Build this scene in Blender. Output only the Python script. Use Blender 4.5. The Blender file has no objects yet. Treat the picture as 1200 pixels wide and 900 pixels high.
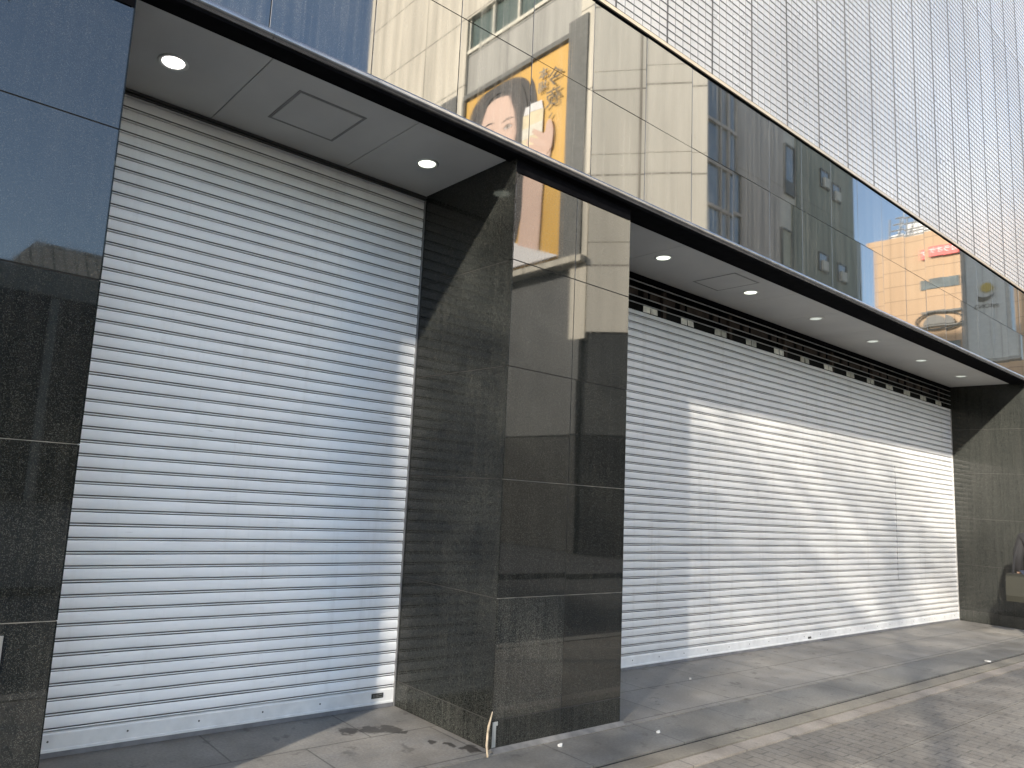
import bpy, bmesh, math, random
from mathutils import Vector, Matrix, Euler
random.seed(7)
R = math.radians
sc = bpy.context.scene
C = sc.collection
# ------------------------------------------------------------------ mesh helpers
class MB:
    def __init__(s): s.v = []; s.f = []; s.mi = []
    def add(s, vs, fs, m=0):
        n = len(s.v); s.v += [tuple(p) for p in vs]
        for f in fs: s.f.append([n + i for i in f]); s.mi.append(m)
        return s
    def box(s, x0, x1, y0, y1, z0, z1, m=0):
        vs = [(x0,y0,z0),(x1,y0,z0),(x1,y1,z0),(x0,y1,z0),(x0,y0,z1),(x1,y0,z1),(x1,y1,z1),(x0,y1,z1)]
        return s.add(vs, [(0,3,2,1),(4,5,6,7),(0,1,5,4),(1,2,6,5),(2,3,7,6),(3,0,4,7)], m)
    def slab(s, p0, ux, uz, w, h, t, tilt=(0,0), bev=0.0012, m=0):
        """bevelled panel: corner p0, unit axes ux, uz, outward normal ux x uz; tilted about its centre"""
        ux = Vector(ux); uz = Vector(uz); n = ux.cross(uz); c = Vector(p0) + ux*w/2 + uz*h/2
        vs = []
        for (dep, ins) in ((-t, 0), (-bev, 0), (0, bev)):
            for (a, b) in ((-1,-1),(1,-1),(1,1),(-1,1)):
                du = a*(w/2-ins); dv = b*(h/2-ins)
                vs.append(c + ux*du + uz*dv + n*(dep + du*tilt[0] + dv*tilt[1]))
        fs = [(8,9,10,11)]
        for k in (0, 4):
            for i in range(4):
                j = (i+1) % 4; fs.append((k+i, k+j, k+4+j, k+4+i))
        fs.append((3,2,1,0))
        return s.add(vs, fs, m)
    def prism(s, pts, axis, a, b, m=0):
        """closed polygon pts (2-D) extruded along axis from a to b. axis 'x': pts=(y,z); 'y': (x,z); 'z': (x,y)"""
        def P(p, t):
            return (t,p[0],p[1]) if axis=='x' else ((p[0],t,p[1]) if axis=='y' else (p[0],p[1],t))
        n = len(pts); vs = [P(p,a) for p in pts] + [P(p,b) for p in pts]
        fs = [tuple(range(n)), tuple(range(2*n-1, n-1, -1))]
        for i in range(n):
            j = (i+1) % n; fs.append((i, n+i, n+j, j))
        return s.add(vs, fs, m)
    def tube(s, path, rad, seg=8, m=0, cap=True):
        path = [Vector(p) for p in path]; n = len(path)
        rads = rad if isinstance(rad, (list,tuple)) else [rad]*n
        vs = []; fs = []
        for i, p in enumerate(path):
            d = (path[min(i+1,n-1)] - path[max(i-1,0)]).normalized()
            a = d.cross(Vector((0,0,1)))
            if a.length < 1e-3: a = d.cross(Vector((1,0,0)))
            a.normalize(); b = d.cross(a)
            for k in range(seg):
                t = 2*math.pi*k/seg; vs.append(p + (a*math.cos(t)+b*math.sin(t))*rads[i])
        for i in range(n-1):
            for k in range(seg):
                j = (k+1) % seg; fs.append((i*seg+k, i*seg+j, (i+1)*seg+j, (i+1)*seg+k))
        if cap: fs += [tuple(range(seg-1,-1,-1)), tuple((n-1)*seg+k for k in range(seg))]
        return s.add(vs, fs, m)
    def lathe(s, prof, seg=32, c=(0,0,0), m=0):
        vs = []; fs = []
        for (r, z) in prof:
            for k in range(seg):
                t = 2*math.pi*k/seg; vs.append((c[0]+r*math.cos(t), c[1]+r*math.sin(t), c[2]+z))
        for i in range(len(prof)-1):
            for k in range(seg):
                j = (k+1) % seg; fs.append((i*seg+k, i*seg+j, (i+1)*seg+j, (i+1)*seg+k))
        return s.add(vs, fs, m)
    def build(s, name, mats, parent=None, smooth=False):
        me = bpy.data.meshes.new(name); me.from_pydata(s.v, [], s.f)
        mats = mats if isinstance(mats, (list,tuple)) else [mats]
        for m in mats: me.materials.append(m)
        if len(mats) > 1: me.polygons.foreach_set('material_index', s.mi)
        bm = bmesh.new(); bm.from_mesh(me); bmesh.ops.recalc_face_normals(bm, faces=bm.faces); bm.to_mesh(me); bm.free()
        if smooth: me.polygons.foreach_set('use_smooth', [True]*len(me.polygons))
        me.update()
        return link(bpy.data.objects.new(name, me), parent)
def world_of(o):
    t = Vector((0,0,0))
    while o: t = t + o.location; o = o.parent
    return t
def link(o, parent=None):
    C.objects.link(o)
    if parent:
        o.parent = parent
        if not parent.get('local'): o.location = -world_of(parent)
    return o
def tag(o, label, cat, group=None, kind=None):
    o['label'] = label; o['category'] = cat
    if group: o['group'] = group
    if kind: o['kind'] = kind
    return o
def thing(name, label, cat, loc=(0,0,0), group=None, rz=0):
    o = bpy.data.objects.new(name, None); C.objects.link(o); o.location = loc; o.rotation_euler = (0,0,rz)
    o.empty_display_size = 0.1
    return tag(o, label, cat, group)
def struct(o): o['kind'] = 'structure'; return o
def dup(root, loc, rz=0, label=None):
    r = root.copy(); C.objects.link(r); r.location = loc; r.rotation_euler = (0,0,rz)
    if label: r['label'] = label
    for ch in list(root.children):
        c = ch.copy(); C.objects.link(c); c.parent = r
        for g in list(ch.children):
            d = g.copy(); C.objects.link(d); d.parent = c
    return r
# ------------------------------------------------------------------ material helpers
class NT:
    def __init__(s, name):
        s.m = bpy.data.materials.new(name); s.m.use_nodes = True; s.t = s.m.node_tree
        s.p = s.t.nodes['Principled BSDF']; s._tc = None
    def n(s, typ, **kw):
        nd = s.t.nodes.new(typ)
        for k, v in kw.items():
            if k.startswith('i_'):
                nm = k[2:].replace('_', ' '); nd.inputs[nm].default_value = v
            else: setattr(nd, k, v)
        return nd
    def l(s, a, b): s.t.links.new(a, b); return s
    def tc(s):
        if not s._tc: s._tc = s.n('ShaderNodeTexCoord')
        return s._tc.outputs['Object']
    def mapping(s, scale, src=None, loc=(0,0,0)):
        m = s.n('ShaderNodeMapping'); m.inputs['Scale'].default_value = scale; m.inputs['Location'].default_value = loc
        s.l(src or s.tc(), m.inputs['Vector']); return m.outputs[0]
    def noise(s, scale, detail=4, rough=.55, vec=None, dist=0):
        n = s.n('ShaderNodeTexNoise'); n.inputs['Scale'].default_value = scale; n.inputs['Detail'].default_value = detail
        n.inputs['Roughness'].default_value = rough; n.inputs['Distortion'].default_value = dist
        s.l(vec or s.tc(), n.inputs['Vector']); return n.outputs['Fac']
    def ramp(s, fac, stops, interp='LINEAR'):
        r = s.n('ShaderNodeValToRGB'); r.color_ramp.interpolation = interp; e = r.color_ramp.elements
        while len(e) < len(stops): e.new(0.5)
        for el, (p, c) in zip(e, stops):
            el.position = p; el.color = (c,c,c,1) if isinstance(c,(int,float)) else (*c,1)
        s.l(fac, r.inputs['Fac']); return r.outputs['Color']
    def mix(s, fac, a, b, mode='MIX'):
        m = s.n('ShaderNodeMix', data_type='RGBA', blend_type=mode)
        for sock, v in ((m.inputs[0], fac), (m.inputs[6], a), (m.inputs[7], b)):
            if isinstance(v, (int,float)): sock.default_value = v if sock.type == 'VALUE' else (v,v,v,1)
            elif isinstance(v, tuple): sock.default_value = (*v, 1)
            else: s.l(v, sock)
        return m.outputs[2]
    def math(s, op, a, b=0.0, clamp=False):
        m = s.n('ShaderNodeMath', operation=op); m.use_clamp = clamp
        for sock, v in ((m.inputs[0], a), (m.inputs[1], b)):
            if isinstance(v, (int,float)): sock.default_value = v
            else: s.l(v, sock)
        return m.outputs[0]
    def base(s, c):
        if isinstance(c, tuple): s.p.inputs['Base Color'].default_value = (*c, 1)
        else: s.l(c, s.p.inputs['Base Color'])
        return s
    def set(s, **kw):
        for k, v in kw.items():
            i = s.p.inputs[k.replace('_', ' ')]
            if isinstance(v, (int,float)): i.default_value = v
            else: s.l(v, i)
        return s
    def bump(s, h, strength=.3, dist=.01):
        b = s.n('ShaderNodeBump'); b.inputs['Strength'].default_value = strength; b.inputs['Distance'].default_value = dist
        s.l(h, b.inputs['Height']); s.l(b.outputs[0], s.p.inputs['Normal']); return s
    def swizzle(s, axes):
        sep = s.n('ShaderNodeSeparateXYZ'); s.l(s.tc(), sep.inputs[0]); cb = s.n('ShaderNodeCombineXYZ')
        for i, a in enumerate(axes):
            if a: s.l(sep.outputs['XYZ'.index(a)], cb.inputs[i])
        return cb.outputs[0]
    def brick(s, vec, w, h, c1, c2, cm, mortar=.01, off=.5, scale=1, bias=0):
        b = s.n('ShaderNodeTexBrick'); b.offset = off
        b.inputs['Scale'].default_value = scale; b.inputs['Brick Width'].default_value = w; b.inputs['Row Height'].default_value = h
        b.inputs['Mortar Size'].default_value = mortar; b.inputs['Mortar Smooth'].default_value = .1; b.inputs['Bias'].default_value = bias
        for nm, v in (('Color1', c1), ('Color2', c2), ('Mortar', cm)):
            b.inputs[nm].default_value = (*v, 1)
        s.l(vec, b.inputs['Vector']); return b
def simple(name, col, rough=.5, metal=0.0, var=.12, scale=6.0, bumpy=0, ior=None):
    m = NT(name); f = m.noise(scale, 5)
    c = m.mix(m.ramp(f, [(.3,0.0),(.7,1.0)]), tuple(x*(1-var) for x in col), tuple(min(1,x*(1+var)) for x in col))
    m.base(c).set(Roughness=rough, Metallic=metal)
    if ior: m.set(IOR=ior)
    if bumpy: m.bump(m.noise(scale*12, 4), bumpy, .004)
    return m.m
M = {}
# polished dark granite ---------------------------------------------------------
def granite(name, ior, dust, rough, dark=1.0):
    m = NT(name)
    v = m.n('ShaderNodeTexVoronoi'); v.inputs['Scale'].default_value = 360; m.l(m.tc(), v.inputs['Vector'])
    sp = m.n('ShaderNodeSeparateColor'); m.l(v.outputs['Color'], sp.inputs[0])
    k = dark
    g1 = m.ramp(sp.outputs[0], [(0,(.008*k,.010*k,.010*k)),(.5,(.016*k,.018*k,.017*k)),(.82,(.034*k,.036*k,.033*k)),(1,(.095*k,.095*k,.087*k))])
    g2 = m.ramp(m.noise(30, 6, .7), [(.3,(.78,.79,.78)),(.7,(1.15,1.14,1.1))])
    g = m.mix(1.0, g1, g2, 'MULTIPLY')
    st = m.noise(1.0, 5, .62, m.mapping((17,17,.55)))
    st2 = m.noise(1.0, 4, .6, m.mapping((60,60,1.1), loc=(3,1,2)))
    big = m.noise(.9, 3)
    s = m.math('MULTIPLY', m.ramp(st, [(.42,0.0),(.78,1.0)]), m.ramp(big, [(.3,.25),(.7,1.0)]))
    s2 = m.math('ADD', s, m.math('MULTIPLY', m.ramp(st2, [(.52,0.0),(.80,1.0)]), .7), True)
    c = m.mix(m.math('MULTIPLY', s2, dust), g, (.30,.285,.25))
    m.base(c)
    m.set(Roughness=m.math('ADD', m.math('MULTIPLY', s2, .05), rough), IOR=ior)
    return m.m
M['granite'] = granite('polished_granite', 2.25, .22, .016, .65)
M['granite_face'] = granite('polished_pier_granite', 1.80, .05, .018, .6)
M['granite_pale'] = granite('paler_pier_granite', 1.80, .10, .020, .95)
M['granite_side'] = granite('honed_pier_granite', 1.36, .03, .08, .62)
M['skirt'] = granite('granite_skirting', 1.4, .09, .2, .75)
M['grout'] = simple('grout', (.028,.026,.024), .9, scale=20)
M['grout_pale'] = simple('grout_pale', (.15,.145,.13), .9, var=.5, scale=9)
M['black_metal'] = simple('black_metal', (.006,.006,.007), .7, scale=12, var=.3, ior=1.05)
M['dark_void'] = simple('dark_void', (.008,.008,.008), .9)
M['bullnose'] = simple('bullnose_metal', (.26,.26,.265), .26, .85, .2, 9)
M['gold'] = simple('champagne_trim', (.42,.37,.29), .38, .6, .1, 4)
# soffit ---------------------------------------------------------------------
m = NT('soffit_panel'); m.base(m.mix(m.ramp(m.noise(1.6,5), [(.35,0.0),(.7,1.0)]), (.43,.43,.42), (.50,.50,.485)))
m.set(Roughness=.55); M['soffit'] = m.m
M['soffit_line'] = simple('soffit_reveal', (.20,.20,.195), .7)
# shutter paint -----------------------------------------------------------------
def shutter_mat(name, col, dirt):
    m = NT(name)
    lo = m.noise(1.0, 5, .6, m.mapping((2.2,2.2,7)))
    st = m.noise(1.0, 5, .65, m.mapping((9,9,.45), loc=(1,2,3)))
    sm = m.noise(1.0, 3, .6, m.mapping((5,5,60), loc=(4,0,1)))
    c = m.mix(m.ramp(lo, [(.35,0.0),(.72,1.0)]), col, tuple(x*.90 for x in col))
    c = m.mix(m.math('MULTIPLY', m.ramp(st, [(.55,0.0),(.80,1.0)]), dirt), c, (.40,.37,.32))
    c = m.mix(m.math('MULTIPLY', m.ramp(sm, [(.66,0.0),(.76,1.0)]), dirt*1.6), c, (.28,.25,.22))
    m.base(c).set(Roughness=m.math('ADD', m.math('MULTIPLY', lo, .16), .30)); m.set(IOR=1.5)
    m.bump(lo, .05, .01)
    return m.m
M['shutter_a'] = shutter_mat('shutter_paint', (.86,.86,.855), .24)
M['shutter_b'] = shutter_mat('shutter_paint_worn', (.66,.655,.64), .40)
M['groove_shade'] = simple('painted_groove_shade', (.15,.138,.13), .8, var=.3, scale=5)  # shade inside the slat grooves, put into the colour
M['bar_white'] = simple('bottom_bar_paint', (.66,.66,.65), .4, var=.1, scale=8)
M['rubber'] = simple('grey_seal', (.16,.16,.165), .6, var=.25, scale=9)
M['rail'] = simple('guide_rail_metal', (.30,.30,.30), .4, .6)
# cladding -----------------------------------------------------------------------
m = NT('mesh_panel'); f = m.noise(.35, 4, .5); f2 = m.noise(2.5, 3)
m.base(m.mix(m.ramp(f, [(.3,0.0),(.7,1.0)]), (.26,.27,.29), (.40,.41,.43)))
m.set(Roughness=m.math('ADD', m.math('MULTIPLY', f2, .15), .22), Metallic=.42); m.bump(m.noise(1.3,2), .12, .02); M['mesh_panel'] = m.m
M['seam_dark'] = simple('panel_seam', (.03,.03,.032), .7)
M['mesh_bar'] = simple('mesh_wire', (.13,.132,.138), .5, .1, .15, 3)
# ground --------------------------------------------------------------------------
def stone_floor(name, c1, c2, cm, w, h, mortar, stains=(), swap=('X','Y',None)):
    m = NT(name)
    vec = m.swizzle(swap)
    b = m.brick(vec, w, h, c1, c2, cm, mortar, .5)
    n1 = m.noise(2.3, 6, .65); n2 = m.noise(60, 4, .7)
    c = m.mix(1.0, b.outputs['Color'], m.ramp(n1, [(.3,(.62,.60,.57)),(.7,(1.12,1.12,1.10))]), 'MULTIPLY')
    c = m.mix(1.0, c, m.ramp(n2, [(.3,.78),(.7,1.18)]), 'MULTIPLY')
    spots = m.ramp(m.noise(7.5, 3, .6, m.mapping((1,1,1), loc=(5,5,5))), [(.62,0.0),(.68,1.0)])
    c = m.mix(m.math('MULTIPLY', spots, .5), c, (.05,.045,.04))
    if stains:
        wn = m.n('ShaderNodeTexNoise'); wn.inputs['Scale'].default_value = 9; wn.inputs['Detail'].default_value = 4; m.l(m.tc(), wn.inputs['Vector'])
        dv = m.n('ShaderNodeVectorMath', operation='MULTIPLY_ADD'); m.l(wn.outputs['Color'], dv.inputs[0])
        dv.inputs[1].default_value = (.22,.22,0); m.l(m.tc(), dv.inputs[2])
        acc = None
        for (sx, sy, rr) in stains:
            d = m.n('ShaderNodeVectorMath', operation='DISTANCE'); m.l(dv.outputs[0], d.inputs[0]); d.inputs[1].default_value = (sx+.11, sy+.11, 0)
            q = m.ramp(m.math('DIVIDE', d.outputs['Value'], rr), [(.75,1.0),(1.0,0.0)])
            acc = q if acc is None else m.math('MAXIMUM', acc, q)
        c = m.mix(m.math('MULTIPLY', acc, .78), c, (.018,.015,.013))
    m.base(c).set(Roughness=m.math('ADD', m.math('MULTIPLY', n1, .3), .42))
    m.bump(m.math('ADD', m.math('MULTIPLY', b.outputs['Fac'], -1.0), m.math('MULTIPLY', n2, .5)), .35, .006)
    return m.m
M['recess_floor'] = stone_floor('stone_slab_floor', (.20,.19,.175), (.225,.215,.20), (.105,.10,.09), .93, .53, .006,
    [(2.72,.68,.07),(2.86,.66,.09),(2.98,.60,.085),(3.04,.52,.04),(3.08,.30,.05),(3.16,.22,.045),(3.22,.10,.05),(3.26,.14,.045)])
M['kerb'] = stone_floor('kerb_stone', (.150,.146,.136), (.168,.163,.152), (.085,.082,.076), .93, 3.0, .006)
M['gutter'] = stone_floor('gutter_concrete', (.17,.155,.13), (.195,.18,.15), (.10,.092,.08), 2.4, 3.0, .006)
M['edging'] = stone_floor('edging_stone', (.215,.192,.17), (.25,.225,.20), (.13,.12,.105), .62, 3.0, .008)
M['pavers'] = stone_floor('paver_blocks', (.135,.127,.115), (.158,.147,.132), (.085,.08,.073), .198, .098, .006, (), ('Y','X',None))
M['pavers_outer'] = stone_floor('paver_blocks_outer', (.142,.133,.12), (.164,.153,.137), (.09,.085,.077), .198, .098, .006, (), ('Y','X',None))
M['asphalt'] = simple('asphalt', (.032,.032,.032), .85, var=.25, scale=40, bumpy=.4)
M['line_paint'] = simple('road_paint', (.7,.7,.68), .6)
M['mortar'] = simple('mortar_fillet', (.15,.147,.14), .85, var=.25, scale=14, bumpy=.3)
# reflected street ---------------------------------------------------------------
def wall_mat(name, c1, c2, cm, axes, w, h, mortar, off=0, streak=.35, rough=.7):
    m = NT(name); b = m.brick(m.swizzle(axes), w, h, c1, c2, cm, mortar, off)
    st = m.noise(1.0, 5, .6, m.mapping((2.2,2.2,.14)))
    c = m.mix(1.0, b.outputs['Color'], m.ramp(st, [(.3,1-streak),(.7,1.08)]), 'MULTIPLY')
    m.base(c).set(Roughness=rough); return m.m
M['concrete_side'] = wall_mat('fairfaced_concrete', (.67,.62,.51), (.73,.675,.56), (.30,.27,.22), ('Y','Z',None), 6.7, 2.9, .03)
M['limestone'] = wall_mat('pale_limestone', (.82,.77,.65), (.87,.82,.70), (.36,.32,.26), ('X','Z',None), 9, 2.9, .03, 0, .14)
M['podium'] = simple('podium_panel_shaded', (.055,.057,.055), .5, var=.2, scale=1.2)  # colour lowered to stand in for shade on the corner building's base
M['shopfront'] = simple('shopfront_dark', (.014,.014,.014), .3, var=.3)  # deepened too, in place of the shade over the corner shopfront
M['recess_grey'] = simple('billboard_recess', (.16,.16,.15), .8)
M['panel_grey'] = wall_mat('grey_cladding', (.42,.41,.37), (.46,.45,.41), (.2,.2,.19), ('Y','Z',None), 5, 3.1, .03)
M['glass_dark'] = simple('window_glass', (.12,.15,.16), .08, var=.4, scale=1.5, ior=2.2)
M['glass_green'] = simple('green_window', (.07,.11,.095), .25, var=.2)
M['umber'] = wall_mat('umber_render', (.74,.66,.57), (.76,.68,.59), (.55,.48,.4), ('X','Z',None), 30, 3.2, .02)
M['cream'] = simple('cream_strip', (.80,.76,.64), .7)
M['olive'] = wall_mat('olive_render', (.36,.375,.29), (.385,.40,.31), (.25,.25,.2), ('X','Z',None), 30, 3.2, .02, 0, .5)
M['frame'] = simple('window_frame', (.07,.07,.065), .5)
M['blind'] = simple('roller_blind', (.55,.55,.42), .7)
M['tan_tile'] = wall_mat('tan_tile', (.43,.285,.165), (.46,.31,.18), (.25,.16,.09), ('Y','Z',None), 1.04, .93, .022, 0, .08)
M['white_paint'] = simple('white_paint', (.78,.78,.76), .5)
M['steel'] = simple('galvanised_steel', (.36,.37,.37), .4, .6)
M['red'] = simple('red_sign_panel', (.62,.045,.035), .5, var=.05)
M['sign_grey'] = simple('grey_sign_face', (.64,.66,.63), .55, var=.08)
M['sign_dark'] = simple('charcoal_print', (.035,.036,.033), .5)
M['sign_yellow'] = simple('mustard_print', (.55,.40,.045), .5, var=.05)
M['amber'] = simple('amber_print', (.70,.385,.025), .5, var=.04, scale=1)
M['ink'] = simple('ink_print', (.10,.08,.05), .6); M['ink_grey'] = simple('grey_print', (.30,.27,.22), .6)
M['hair'] = simple('dark_hair_print', (.028,.022,.02), .6, var=.3, scale=1.5)
M['skin'] = simple('skin_print', (.74,.52,.41), .6, var=.06, scale=.8); M['skin_shade'] = simple('skin_deeper_print', (.64,.43,.33), .6, var=.06)
M['skin_mid'] = simple('skin_mid_print', (.68,.46,.355), .6, var=.05); M['blush'] = simple('blush_print', (.72,.45,.36), .6, var=.05); M['hair_light'] = simple('hair_light_print', (.075,.055,.045), .6, var=.2); M['lip'] = simple('lip_print', (.50,.13,.12), .6); M['shirt'] = simple('white_shirt_print', (.80,.78,.77), .6, var=.04)
M['gold_drink'] = simple('pale_gold_print', (.78,.66,.42), .5, var=.1, scale=3)
M['roof_pale'] = wall_mat('pale_sheet_roof', (.62,.55,.42), (.66,.58,.45), (.3,.27,.2), ('X','Z',None), .5, 4, .05, 0, .3)
M['grey_block'] = simple('grey_render', (.20,.225,.22), .7)
M['bark'] = simple('bark', (.09,.07,.05), .9, var=.4, scale=10, bumpy=.5)
m = NT('leaf'); m.base(m.ramp(m.noise(3.0,3), [(.3,(.035,.06,.015)),(.7,(.085,.12,.03))])).set(Roughness=.5); M['leaf'] = m.m
M['twig'] = simple('dry_wood', (.42,.34,.24), .7, var=.3, scale=30)
M['paper'] = simple('white_paper', (.55,.54,.51), .8); M['tape'] = simple('grey_tape', (.28,.29,.28), .6)
m = NT('lamp_lens'); m.base((.85,.9,.82)); m.p.inputs['Emission Color'].default_value = (.93,1.0,.84,1); m.set(Emission_Strength=.6, Roughness=.3); M['lens'] = m.m
m = NT('warm_lamp_lens'); m.base((.9,.88,.86)); m.p.inputs['Emission Color'].default_value = (1.0,.95,.90,1); m.set(Emission_Strength=2.2, Roughness=.3); M['lens_warm'] = m.m
m = NT('dim_lamp_lens'); m.base((.7,.72,.66)); m.p.inputs['Emission Color'].default_value = (.92,1.0,.9,1); m.set(Emission_Strength=.13, Roughness=.3); M['lens_dim'] = m.m
M['ring'] = simple('lamp_ring', (.55,.55,.53), .35, .5)
M['bracket'] = simple('zinc_bracket', (.72,.70,.62), .35, .25, var=.2, scale=20)
M['bracket_dull'] = simple('tarnished_bracket', (.42,.41,.35), .5, .2, var=.25, scale=20)
M['brown'] = simple('rusty_steel', (.05,.036,.029), .8, var=.35, scale=15)
M['plate'] = simple('grey_plate', (.22,.22,.215), .45, .3)
M['jacket'] = simple('black_jacket', (.007,.007,.008), .9); M['jeans'] = simple('navy_jeans', (.014,.018,.034), .85, var=.3, scale=20)
M['bagcloth'] = simple('khaki_bag', (.010,.0098,.0045), .8); M['skin_real'] = simple('skin', (.48,.31,.23), .5, var=.08)
M['hair_real'] = simple('black_hair', (.012,.010,.009), .5); M['shoe'] = simple('black_shoe', (.012,.012,.012), .5)
# ------------------------------------------------------------------ dimensions (metres)
X0, X1, X2, X3, X4 = .759, 3.308, 3.936, 4.564, 14.69      # pier edges
RY = 1.016                                                  # recess depth
ZS = 3.845                                                  # soffit
BL, BR = -8.0, 30.0                                         # building ends
COURSES = [.176, .905, 1.65, 2.39, 3.115, 3.73]
PW = .658; V0 = 2.0955 - PW*20                              # granite band joints
GAP = .005
def tl(a=.0022): return (random.uniform(-a,a), random.uniform(-a,a))
# ------------------------------------------------------------------ ground
def sheet(name, mat, x0, x1, y0, y1, z, t=.3):
    return struct(MB().box(x0,x1,y0,y1,z-t,z).build(name, mat))
sheet('ground', M['asphalt'], -400, 400, -400, 400, -.32)
sheet('recess_floor', M['recess_floor'], -10, 30, -.05, 1.02, 0)
sheet('kerb', M['kerb'], -12, 60, -.452, -.054, -.004)
sheet('kerb_joint', M['dark_void'], -12, 60, -.4735, -.4525, -.016, .1)
sheet('gutter', M['gutter'], -12, 60, -.600, -.474, -.012)
sheet('edging', M['edging'], -12, 60, -.715, -.609, -.018)
sheet('pavement', M['pavers'], -60, 80, -1.213, -.719, -.028)
sheet('pavement', M['pavers_outer'], -60, 80, -2.25, -1.218, -.028)
mb = MB()
for i in range(140): mb.slab((-60+i, -2.254, -.19), (0,0,1), (1,0,0), .17, .995, .15)
struct(mb.build('road_kerb', M['kerb']))
sheet('road', M['asphalt'], -60, 120, -7.4, -2.41, -.14, .15)
sheet('far_pavement', M['asphalt'], -60, 120, -34, -7.4, -.03, .25)
# ------------------------------------------------------------------ shop building: upper wall, ledge, soffits
shop = thing('shop_building', 'shop building with polished granite band and white mesh cladding over the shutters', 'building', (7,1.1,0))
mb = MB(); mb.box(BL,BR,1.30,14,-.3,18); mb.box(BL,BR,.06,1.298,3.90,18)
mb.box(X1+.05,X3-.05,.05,1.298,-.3,3.898); mb.box(BL,X0-.05,.05,1.298,-.3,3.898); mb.box(X4+.05,BR,.05,1.298,-.3,3.898)
mb.build('core_wall', M['dark_void'], shop)
mb = MB(); mb.box(BL,BR,.005,.058,3.905,5.368)
mb.build('joint_backing', M['grout'], shop)
mb = MB()
for (za, zb) in ((3.905,4.621),(4.625,5.366)):
    for i in range(64):
        x = V0 + i*PW
        if x < BL or x > BR-.5: continue
        q = tl(.0034)
        if i == 21: q = (-.0006, -.0010)
        if i == 22: q = (.0008, .0022)
        mb.slab((x+GAP/2, 0, za), (1,0,0), (0,0,1), PW-GAP, zb-za, .022, q)
mb.build('granite_band', M['granite'], shop)
# champagne trim over the band
mb = MB(); mb.prism([(-.020,5.382),(-.020,5.414),(-.004,5.424),(.05,5.424),(.05,5.382)], 'x', BL, BR); mb.build('metal_trim', M['gold'], shop)
mb = MB(); mb.box(BL,BR,-.008,.05,5.369,5.381); mb.build('shadow_gap', M['black_metal'], shop)
# mesh cladding
CP = .69; CX0 = 5.70 - CP*19
mb = MB(); wires = MB(); y0 = .004
for (za, zb) in ((5.445,9.69),(9.715,13.95),(13.975,17.9)):
    for i in range(60):
        x = CX0 + i*CP
        if x < BL+.1 or x > BR-.8: continue
        mb.slab((x+.005, y0, za), (1,0,0), (0,0,1), CP-.010, zb-za, .03, (random.uniform(-.002,.002), random.uniform(-.0003,.0003)), .002)
mb.box(BL,BR,.045,.056,5.44,17.9, 1)
mb.build('mesh_cladding', [M['mesh_panel'], M['black_metal']], shop)
z = 5.50
while z < 14:
    if not 9.67 < z < 9.73: wires.box(0, BR-.2, -.0005, .0035, z-.0030, z+.0030)
    z += .074
for i in range(60):
    for k in range(6):
        x = CX0 + i*CP + (k*CP/6 if k else 0)
        if x < 0 or x > BR-.8: continue
        w = .0060 if k == 0 else .0024
        wires.box(x-w, x+w, .0003 if k else -.0015, .0038, 5.44, 14, 0 if k else 1)
wires.build('wire_grid', [M['mesh_bar'], M['seam_dark']], shop)
# ledge with rounded nose
mb = MB(); nose = MB()
prof = [(-.052+.030*math.cos(t), 3.873+.030*math.sin(t)) for t in [R(90+180*k/12) for k in range(13)]] + [(.02,3.843),(.02,3.903)]
for i in range(64):
    x = V0 + i*PW
    if x < BL or x > BR-.5: continue
    nose.prism(prof, 'x', x+.0015, x+PW-.0015)
nose.build('ledge_nose', M['bullnose'], shop)
mb.box(BL,BR,-.050,.072,3.828,3.8425)
mb.box(X3+.002,X4-.002,.074,.173,3.830,3.843)
mb.box(X1+.004,X3-.004,.0,.05,3.735,3.826); mb.box(BL,X0-.004,.0,.05,3.735,3.826); mb.box(X4+.004,BR,.0,.05,3.735,3.826)
mb.build('ledge_underside', M['black_metal'], shop)
def soffit(xa, xb, seams, yf):
    b = MB(); xs = [xa] + [s for s in seams if xa < s < xb] + [xb]
    for a, c in zip(xs[:-1], xs[1:]): b.slab((a+.0025, RY-.002, ZS), (1,0,0), (0,-1,0), c-a-.005, RY-yf-.004, .02, (0,0), .0015)
    b.box(xa, xb, yf, RY, ZS+.022, ZS+.04, 1)
    return b.build('soffit', [M['soffit'], M['soffit_line']], shop)
s1 = soffit(X0+.003, X1-.003, [1.52, 2.54], .074)
s2 = soffit(X3+.003, X4-.003, [X3+1.03*k for k in range(1,10)], .176)
def hatch(xa, xb, ya, yb, par):
    b = MB(); t = .018
    z1 = ZS-.0025
    for (a,c,d,e) in ((xa,xb,ya,ya+t),(xa,xb,yb-t,yb),(xa,xa+t,ya+t,yb-t),(xb-t,xb,ya+t,yb-t)): b.box(a,c,d,e,z1,ZS+.001,1)
    b.slab((xa+t+.002, yb-t-.002, ZS-.0035), (1,0,0), (0,-1,0), xb-xa-2*t-.004, yb-ya-2*t-.004, .003, (0,0), .001)
    return b.build('access_hatch', [M['soffit'], M['soffit_line']], par)
hatch(1.785,2.265,.285,.715,s1); hatch(6.60,7.06,.29,.75,s2)
# dark header above the first shutter
b = MB(); b.box(X0,X1,RY-.022,RY+.03,3.829,3.843); b.box(X0,X1,RY-.014,RY+.02,3.812,3.822); b.build('shutter_head', M['frame'], shop)
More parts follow.
